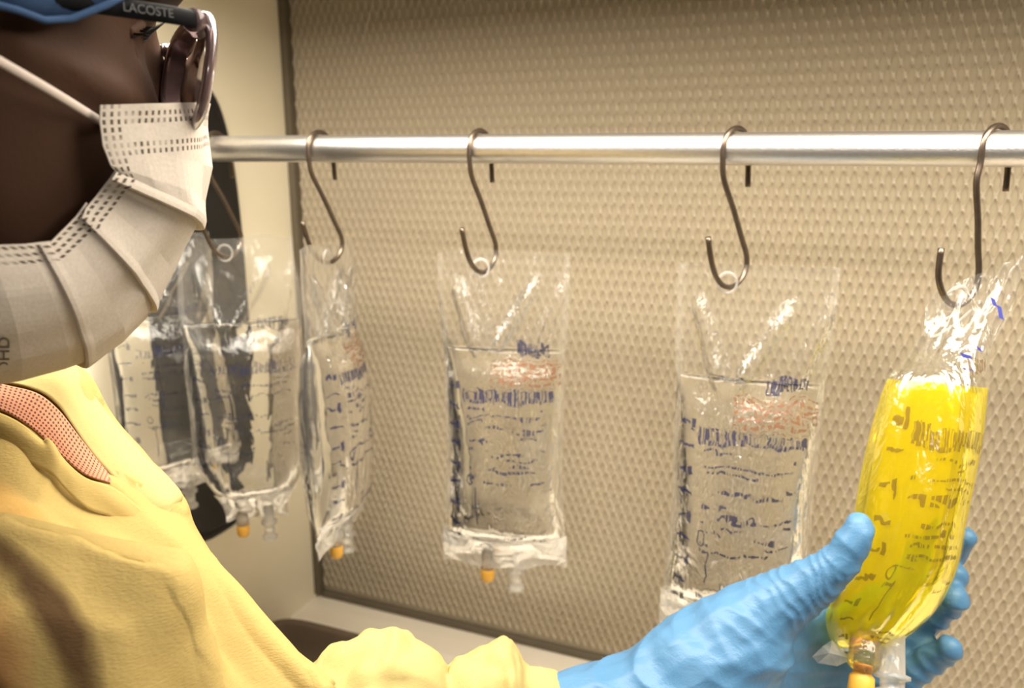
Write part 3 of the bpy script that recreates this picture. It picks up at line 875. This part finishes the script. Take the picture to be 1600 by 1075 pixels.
def face_mask():
    # rows from top to under the chin: near edge pixel, near edge l, centre line pixel, lip
    R = [((156, 164), -6.9, (318, 165), 0), ((155, 190), -6.9, (318, 200), 0), ((160, 228), -6.9, (318, 262), 0), ((172, 258), -6.9, (317, 318), 0),
         ((180, 268), -6.7, (316, 346), 1), ((166, 285), -6.2, (296, 372), 0), ((148, 308), -6.3, (262, 425), 0),
         ((131, 326), -6.4, (236, 466), 1), ((118, 338), -6.4, (225, 490), 0), ((98, 358), -6.5, (182, 528), 0),
         ((76, 378), -6.6, (132, 555), 1), ((40, 381), -6.8, (92, 566), 0), ((-20, 383), -7.0, (20, 584), 0), ((-75, 376), -7.0, (-70, 598), 0)]
    nu = 36
    def row(e, le, c, lift, dn):
        E = hp(e[0], e[1], le); C = hp(c[0] - (17 if c[0] > 200 else 10), c[1], 0.0)
        d = C - E
        a = LT * d.dot(LT); b = d - a
        pts = []
        for j in range(2 * nu + 1):
            t = j / nu
            mir = t > 1
            tt = 2 - t if mir else t
            s = math.sin(tt * math.pi / 2); q = 1 - math.cos(tt * math.pi / 2)
            p = E + b * s + a * q
            # crumple
            h = (noise.noise(Vector((tt * 4, e[1] * .02, 1.0))) + .5 * (.3 - abs(noise.noise(Vector((tt * 6, c[1] * .022, 4.0)))))) * .0040 * math.sin(math.pi * min(1, tt)) 
            nrm = (-LT * math.cos(tt * math.pi / 2) + b.normalized() * math.sin(tt * math.pi / 2))
            p = p + nrm * (h + lift) + dn * 1.0
            if mir:
                off = (p - HO).dot(LT); p = p - LT * 2 * off
            pts.append(p)
        return pts
    rows, L = [], []
    for k, (e, le, c, lip) in enumerate(R):
        if lip:
            e2, le2, c2, _ = R[k + 1]
            dirn = (hp(*c2, 0) - hp(*c, 0)).normalized()
            rows.append(row(e, le, c, .0012, Vector())); 
            rows.append(row(e, le, c, .0026, dirn * .0035))
            rows.append(row(e, le, c, .0004, dirn * .0036))
            rows.append(row(e, le, c, -.0012, dirn * -.003))
        else:
            rows.append(row(e, le, c, 0, Vector()))
    # smooth subdivision along v between lips is skipped: fabric is creased there
    dense = []
    for a, b in zip(rows, rows[1:]):
        for k in range(3):
            t = k / 3; dense.append([p.lerp(q, t) for p, q in zip(a, b)])
    dense.append(rows[-1])
    # arc length UV in mm
    UV = []; acc = [0.0] * (2 * nu + 1); prev = None
    for r in dense:
        s = 0.0
        if prev is not None:
            mid = (r[8] - prev[8]).length * 1000
            acc = [x + (p - q).length * 1000 for x, p, q in zip(acc, r, prev)]
        for j, p in enumerate(r):
            if j: s += (p - r[j - 1]).length * 1000
            UV.append((s, acc[j]))
        prev = r
    V, F = grid(dense)
    m = make('face_mask', V, F, M['mask'], person, True, UV)
    m.data.polygons.foreach_set('use_smooth', [False] * len(m.data.polygons))
    sol = m.modifiers.new('thick', 'SOLIDIFY'); sol.thickness = .0008; sol.offset = -1
    # ear loops
    for sg, e in ((-1, None),):
        path = catmull([hp(168, 196, -5.9), hp(150, 185, -6.4), hp(80, 142, -7.6), hp(0, 96, -8.1), hp(-60, 62, -8.3), hl(-2.0, -8.3, 0.5), hl(-1.2, -7.9, -3), hp(-70, 378, -7.2)], 5)
        tube('ear_loop', path, .0018, M['loop'], m, 8, .45, LT)
        far = [p - LT * 2 * (p - HO).dot(LT) for p in (Vector(q) for q in path)]
        tube('ear_loop', far, .0018, M['loop'], m, 8, .45, LT)
    return m
FACE_MASK = face_mask()

def text_mesh(body):
    cu = bpy.data.curves.new('t', 'FONT'); cu.body = body; cu.size = 1.0; cu.extrude = .02; cu.align_x = 'CENTER'; cu.align_y = 'CENTER'
    o = bpy.data.objects.new('t', cu); COL.objects.link(o)
    ev = o.evaluated_get(bpy.context.evaluated_depsgraph_get()); em = ev.to_mesh()
    V = [v.co.copy() for v in em.vertices]; F = [tuple(p.vertices) for p in em.polygons]
    ev.to_mesh_clear(); bpy.data.objects.remove(o)
    return V, F

def mask_marking():
    from mathutils.bvhtree import BVHTree
    bv = BVHTree.FromPolygons([v.co.copy() for v in FACE_MASK.data.vertices], [tuple(p.vertices) for p in FACE_MASK.data.polygons])
    V, F = text_mesh('OHD')
    out = []
    for v in V:
        px, py = 7 - v.y * 26, 556 - v.x * 26
        r = ray(px, py).normalized(); hit = bv.ray_cast(CAM, r)[0]
        out.append((hit or P(px, py, .36)) - r * (.0018 + v.z * .005))
    make('printed_marking', out, F, M['marking'], FACE_MASK, False)
M['marking'] = plain('dark_grey_print', (.05, .04, .035), .8)
mask_marking()

def glasses():
    g = make('glasses_tmp', [], [], None)
    bpy.data.objects.remove(g)
    e = None
    frame = None
    hw, hh = 2.75, 2.05
    def loop(sg, grow):
        out = []
        for k in range(40):
            a = 2 * math.pi * k / 40; ca, sa = math.cos(a), math.sin(a)
            x = math.copysign(abs(ca) ** .72, ca) * (hw + grow); y = math.copysign(abs(sa) ** .8, sa) * (hh + grow)
            y -= .25 * x * (1 if sg < 0 else -1) * -.25
            l = sg * 3.75 + x
            f = 8.9 - .055 * (abs(l)) ** 1.65 * .5 + .10 * y
            out.append(hl(f, l, -1.0 + y * (1.0 - .10 * (x * sg) / hw * -1)))
        return out
    objs = []
    for sg in (-1, 1):
        path = loop(sg, .18)
        # oval rim section: deep along the facing axis
        rows = []
        n_ = len(path); c = sum(path, Vector()) / n_
        for p in path:
            rad = (p - c).normalized()
            rows.append([p + rad * .30 * SC * math.cos(t) + FC * .24 * SC * math.sin(t) for t in np.linspace(0, 2 * math.pi, 11)[:-1]])
        rows.append(rows[0])
        V, F = grid(rows, True)
        if frame is None:
            frame = make('glasses', V, F, M['rim'], person)
        else:
            make('rim', V, F, M['rim'], frame)
        lp = loop(sg, .0)
        V, F = grid([[p + FC * .0004 for p in lp], [p - FC * .0004 for p in lp]], True, True, True)
        make('lens', V, F, M['lens'], frame)
        # end piece, hinge, temple
        h0 = hl(7.7, 6.35 * sg, .62)
        h1 = hl(7.6, 6.9 * sg, .60)
        tube('end_piece', [hl(8.2, 5.6 * sg, .40), h0, h1 - FC * .1 * SC], [.32 * SC, .46 * SC, .42 * SC], M['rim'], frame, 12)
        tp = catmull([h1 - FC * .1 * SC, hl(6.0, 7.35 * sg, .40), hl(2, 7.7 * sg, -.1), hl(-1, 7.6 * sg, -.35), hl(-3.4, 7.5 * sg, -1.2)], 6)
        V, F = grid(tube_rows(tp, .33 * SC, 12, .38, LT), True, True, True)
        tpo = make('temple', V, F, M['temple'], frame)
        if sg < 0:
            V, F = text_mesh('LACOSTE')
            c = hl(5.5, -7.62, .33); ax = (hl(6.0, -7.35, .40) - hl(2.0, -7.7, -.1)).normalized()
            upv = (UH - ax * UH.dot(ax)).normalized(); nv = ax.cross(upv)
            make('lettering', [c + ax * v.x * .0048 + upv * v.y * .0048 + nv * (v.z * .005 + .0002) for v in V], F, M['text_grey'], frame, False)
    tube('bridge', catmull([hl(8.9, -.75, .1), hl(9.1, 0, .45), hl(8.9, .75, .1)], 4), .24 * SC, M['rim'], frame, 10)
glasses()

# ------------------------------------------------------------------ gown
def surface(name, ctrl, mat, parent, m=7, amp=.002, freq=14, seed=0.0, thick=.0012, creases=()):
    """ctrl: rows of world points -> smooth cloth patch with small creases"""
    A = np.array([[list(p) for p in r] for r in ctrl])
    R1 = np.array([catmull(r, m) for r in A])
    C = np.array([catmull(R1[:, j], m) for j in range(R1.shape[1])]).transpose(1, 0, 2)
    nr, nc = C.shape[:2]
    du = np.gradient(C, axis=0); dv = np.gradient(C, axis=1)
    nn = np.cross(du, dv); nn /= (np.linalg.norm(nn, axis=2, keepdims=True) + 1e-9)
    fl = np.sign(np.einsum('ijk,ijk->ij', nn, np.array(CAM)[None, None] - C)); nn *= fl[..., None]
    extra = np.zeros((nr, nc))
    for pts, am, wd, asym in creases:
        pts = np.array([list(p) for p in pts]); best = np.full((nr, nc), 9.0); sd = np.zeros((nr, nc))
        for a, b in zip(pts, pts[1:]):
            d = b - a; t = np.clip(((C - a) @ d) / (d @ d), 0, 1); off = C - (a + t[..., None] * d)
            ds = np.linalg.norm(off, axis=2); side = np.sign(off @ np.cross(d, np.array(FWD)))
            m_ = ds < best; best[m_] = ds[m_]; sd[m_] = side[m_]
        wl = np.where(sd > 0, wd, wd * asym)
        extra += am * np.exp(-best / wl)
    rows, UV = [], []
    for i in range(nr):
        rr = []
        for j in range(nc):
            q = Vector(C[i, j]) * freq + Vector((seed, seed * 2, 0))
            h = noise.noise(q) * amp + noise.noise(q * 2.7) * amp * .4
            # crease lines: ridged noise
            h += (abs(noise.noise(q * .8 + Vector((9, 3, 1)))) - .2) * amp * 1.3 + extra[i, j]
            rr.append(Vector(C[i, j] + nn[i, j] * h)); UV.append((j / (nc - 1), i / (nr - 1)))
        rows.append(rr)
    V, F = grid(rows)
    o = make(name, V, F, mat, parent, True, UV)
    s = o.modifiers.new('thick', 'SOLIDIFY'); s.thickness = thick; s.offset = -1
    return o

def gown():
    rows = [
        # back of the far shoulder, hidden from the camera
        [(-260, 640, .62), (-80, 640, .60), (60, 660, .60), (120, 740, .59), (200, 840, .58), (300, 960, .57), (420, 1090, .56), (560, 1260, .55)],
        [(-260, 612, .53), (-80, 606, .52), (95, 586, .52), (158, 664, .51), (262, 782, .505), (296, 846, .50), (392, 968, .49), (510, 1090, .48)],
        # contour
        [(-260, 600, .48), (-80, 598, .47), (106, 574, .47), (172, 662, .462), (276, 772, .456), (308, 838, .45), (404, 962, .44), (522, 1082, .43)],
        [(-260, 640, .45), (-80, 630, .445), (70, 625, .447), (135, 712, .438), (218, 790, .430), (292, 870, .428), (385, 1000, .425), (480, 1100, .42)],
        [(-260, 700, .43), (-80, 690, .425), (20, 690, .42), (95, 758, .418), (190, 838, .410), (282, 930, .412), (362, 1040, .412), (440, 1130, .41)],
        [(-260, 780, .405), (-80, 770, .40), (10, 778, .398), (95, 812, .398), (192, 856, .396), (284, 925, .398), (338, 1035, .402), (400, 1150, .404)],
        [(-260, 824, .388), (-80, 815, .384), (10, 826, .380), (125, 854, .378), (262, 897, .378), (300, 990, .382), (332, 1082, .386), (375, 1182, .39)],
        # overlapping fold of the near shoulder
        [(-260, 822, .370), (-80, 812, .366), (10, 822, .362), (125, 850, .358), (262, 892, .358), (298, 985, .364), (330, 1080, .370), (372, 1180, .375)],
        [(-260, 850, .366), (-80, 842, .360), (10, 852, .354), (118, 880, .349), (243, 915, .350), (280, 1000, .356), (308, 1090, .362), (350, 1190, .367)],
        [(-260, 920, .352), (-80, 915, .346), (10, 925, .340), (110, 950, .338), (205, 990, .342), (245, 1060, .348), (270, 1130, .354), (310, 1230, .36)],
        [(-260, 1030, .340), (-80, 1030, .334), (5, 1035, .330), (90, 1055, .330), (165, 1085, .334), (210, 1140, .340), (240, 1200, .346), (280, 1290, .352)],
        [(-260, 1240, .340), (-80, 1240, .334), (0, 1245, .330), (80, 1260, .330), (150, 1280, .334), (190, 1320, .340), (220, 1370, .346), (260, 1440, .352)],
    ]
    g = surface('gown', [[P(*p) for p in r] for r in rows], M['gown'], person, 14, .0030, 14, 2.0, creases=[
        ([P(x, y, d) for x, y, d in ((170, 748, .43), (230, 790, .425), (292, 845, .425), (360, 930, .425), (440, 1020, .42), (520, 1110, .42))], .0060, .012, .35),
        ([P(x, y, d) for x, y, d in ((-80, 812, .366), (10, 822, .362), (125, 850, .358), (262, 892, .358))], .0060, .004, 3.5),
        ([P(x, y, d) for x, y, d in ((262, 892, .358), (285, 950, .362), (300, 1000, .365), (335, 1090, .37))], .0032, .020, .5),
        ([P(x, y, d) for x, y, d in ((-60, 1010, .335), (60, 960, .338), (180, 985, .342))], .0045, .010, 1),
        ([P(x, y, d) for x, y, d in ((20, 760, .40), (90, 790, .40), (170, 860, .395))], -.0035, .006, 1),
        ([P(x, y, d) for x, y, d in ((90, 720, .43), (60, 790, .40), (10, 800, .385))], .0030, .006, 1),
        ([P(x, y, d) for x, y, d in ((345, 1010, .41), (368, 1036, .41), (415, 1075, .41))], -.0040, .004, 1)])
    # pale collar flap turned out along the contour
    fr = [
        [(-60, 600, .476), (15, 592, .474), (72, 572, .470), (112, 568, .468), (140, 610, .464), (176, 658, .459), (228, 715, .454), (281, 768, .449), (276, 790, .448)],
        [(-60, 600, .462), (15, 594, .456), (70, 588, .454), (104, 600, .451), (128, 640, .448), (160, 684, .444), (206, 735, .440), (255, 782, .438), (268, 796, .440)],
        [(-60, 606, .452), (10, 600, .447), (60, 612, .444), (90, 634, .441), (112, 664, .439), (140, 704, .436), (178, 748, .433), (222, 790, .432), (262, 812, .436)],
    ]
    surface('collar_flap', [[P(*p) for p in r] for r in fr], M['flap'], g, 6, .0006, 25, 5.0, .001)
    # knitted band showing in the opening of the collar
    kr = [
        [(-50, 590, .448), (10, 604, .4445), (58, 616, .4415), (92, 642, .4390), (118, 676, .4365), (145, 712, .4345), (172, 748, .4325)],
        [(-50, 615, .440), (5, 622, .4365), (45, 640, .4340), (78, 664, .4320), (105, 696, .4300), (138, 730, .4290), (172, 752, .4290)],
        [(-50, 635, .434), (0, 642, .4310), (35, 660, .4290), (64, 682, .4275), (95, 712, .4265), (132, 742, .4260), (172, 756, .4270)],
    ]
    kn = surface('knit_band', [[P(*p) for p in r] for r in kr], M['knit'], g, 6, .0004, 30, 8.0, .001)
    uvl = kn.data.uv_layers[0].data
    for d in uvl: d.uv = (d.uv[0] * 38, d.uv[1] * 9)
    # lower lap of the opening with a turned edge
    lr = [
        [(-50, 632, .4290), (0, 646, .4255), (35, 664, .4235), (66, 690, .4215), (76, 686, .4205), (96, 716, .4195), (134, 748, .4180), (178, 764, .4210), (230, 806, .4270), (280, 852, .440)],
        [(-50, 648, .4250), (0, 664, .4215), (35, 682, .4195), (66, 700, .4180), (84, 708, .4172), (100, 732, .4165), (136, 766, .4150), (180, 786, .4170), (226, 824, .4250), (272, 870, .440)],
        [(-50, 690, .4215), (0, 704, .4190), (35, 720, .4165), (62, 732, .4150), (84, 744, .4140), (104, 766, .4130), (138, 796, .4110), (178, 810, .4160), (222, 842, .4250), (266, 886, .440)],
    ]
    surface('lapped_edge', [[P(*p) for p in r] for r in lr], M['gown_plain'], g, 5, .0006, 25, 5.0, .001)
    # far sleeve: gathered round the forearm
    top = [(380, 1090), (440, 1068), (486, 1044), (512, 1020), (560, 1002), (606, 991), (640, 1002), (684, 1030), (700, 1047), (716, 1034), (750, 1020), (786, 1006), (806, 1022), (822, 1044), (866, 1056), (884, 1075)]
    D = catmull([(x, y) for x, y in top], 9)
    rows = []
    for i, (x, y) in enumerate(D):
        t = i / (len(D) - 1)
        d = .505 + .058 * t
        cy = 1150 - 20 * t
        c = P(x + 18 * (t - .4), cy, d)
        topp = P(x, y, d)
        r = (topp - c).length
        up = (topp - c).normalized(); side = up.cross(RT).normalized()
        rr = []
        for k in range(72):
            a = 2 * math.pi * k / 72
            q = Vector((math.cos(a) * 1.6, math.sin(a) * 1.6, t * 9))
            wob = 1 + .14 * noise.noise(q) * (1 - max(0, math.cos(a)) ** 6) + .07 * noise.noise(q * 2.6) - .16 * max(0, .22 - abs(noise.noise(Vector((math.cos(a) * 1.3 + t * 2, math.sin(a) * 1.3, t * 5 + 7))))) / .22 * (1 - max(0, math.cos(a)) ** 10)
            rr.append(c + (up * math.cos(a) + side * math.sin(a) * .9) * r * wob)
        rows.append(rr)
    V, F = grid(rows, True)
    s = make('sleeve', V, F, M['sleeve'], g)
    s.modifiers.new('thick', 'SOLIDIFY').thickness = .0012
M['gown_plain'] = t_cloth('yellow_nonwoven_edge', (.57, .425, .16), .12, .3)
gown()

# ------------------------------------------------------------------ gloved hand
def glove():
    bm = bmesh.new()
    def limb(pts, n=16):
        dense = catmull([tuple(P(x, y, d)) + (r * d / FPX,) for x, y, d, r in pts], 4)
        capsule(bm, [Vector(p[:3]) for p in dense], [p[3] for p in dense], n)
    # forearm and wrist
    limb([(850, 1142, .560, 78), (930, 1122, .563, 80), (1010, 1098, .567, 82), (1080, 1070, .572, 84)])
    limb([(1010, 1098, .566, 80), (1090, 1045, .570, 84), (1160, 1010, .575, 78)])
    # palm: fans from wrist to knuckles, behind the bag
    for x, y, d, r in ((1372, 945, .640, 34), (1372, 992, .645, 36), (1362, 1040, .638, 36), (1340, 1090, .626, 36)):
        limb([(1080, 1070, .578, 70), (1200, 1010 + (y - 990) * .45, .602, 56), (1290, (1000 + y) / 2, .625, 44), (x, y, d, r)])
    # ball of the thumb and thumb
    limb([(1090, 1030, .572, 76), (1170, 975, .572, 64), (1225, 938, .566, 50), (1280, 904, .556, 38)])
    limb([(1200, 955, .568, 50), (1262, 912, .558, 37), (1308, 882, .550, 32), (1330, 850, .546, 27), (1344, 820, .545, 22)])
    # heel of the hand on the little finger side
    limb([(1090, 1110, .580, 66), (1200, 1100, .600, 56), (1310, 1105, .618, 42)])
    # fingers: index, middle, ring, little
    limb([(1368, 940, .640, 29), (1425, 905, .636, 25), (1470, 878, .622, 23), (1497, 852, .604, 20), (1506, 842, .598, 18)])
    limb([(1370, 988, .645, 30), (1430, 950, .640, 26), (1470, 920, .622, 24), (1486, 904, .606, 22), (1490, 900, .600, 20)])
    limb([(1360, 1036, .636, 30), (1420, 992, .622, 28), (1462, 956, .606, 26), (1486, 938, .594, 24), (1492, 934, .588, 22)])
    limb([(1338, 1086, .624, 28), (1400, 1064, .612, 25), (1450, 1034, .600, 23), (1478, 1016, .590, 21), (1485, 1012, .585, 19)])
    V, N, F = voxel(bm, .0017, 7)
    # wrinkles of the thin rubber: across the thumb, fanning at the web and round the wrist
    Vd = V.copy()
    th = np.array([P(1200, 950, .568), P(1262, 912, .558), P(1308, 882, .550), P(1344, 820, .545)])
    seg = np.diff(th, axis=0); ln = np.linalg.norm(seg, axis=1); cum = np.concatenate([[0], np.cumsum(ln)])
    best = np.full(len(V), 9.0); along = np.zeros(len(V))
    for k in range(3):
        t = np.clip(((V - th[k]) @ seg[k]) / ln[k] ** 2, 0, 1)
        d = np.linalg.norm(V - (th[k] + t[:, None] * seg[k]), axis=1)
        m = d < best; best[m] = d[m]; along[m] = cum[k] + t[m] * ln[k]
    wt = np.clip((.030 - best) / .012, 0, 1) * np.clip((cum[-1] - along - .012) / .012, 0, 1)
    nz = np.array([noise.noise(Vector(v) * 45) for v in V])
    rid = 1 - np.abs(np.sin((along / .0088 + nz * 1.6) * math.pi))
    Vd += N * (wt * .0010 * (rid ** 1.5 - .4))[:, None]
    fold = np.array([noise.noise(Vector((v[0] * 22, v[1] * 22, v[2] * 60 + v[0] * 25))) for v in V])
    wt2 = 1 - wt
    Vd += N * (wt2 * .0022 * (1 - np.abs(fold) * 2.2 - .5))[:, None]
    g = make('glove', Vd, F, M['glove'], person)
    # rolled cuff
    c = P(848, 1143, .560); a0 = (P(930, 1122, .563) - c).normalized(); u0 = (UPW - a0 * UPW.dot(a0)).normalized(); v0 = a0.cross(u0)
    r0 = 80 * .56 / FPX
    ringp = [c + (u0 * math.cos(t) + v0 * math.sin(t)) * r0 * (1 + .03 * math.sin(5 * t)) + a0 * .002 * math.sin(3 * t) for t in np.linspace(0, 2 * math.pi, 49)]
    V2, F2 = grid(tube_rows(ringp, .0022, 8), True)
    make('rolled_cuff', V2, F2, M['glove'], g)
glove()

cnt = sum(len(o.data.polygons) for o in bpy.data.objects if o.type == 'MESH')
print('objects', len(bpy.data.objects), 'polys', cnt)
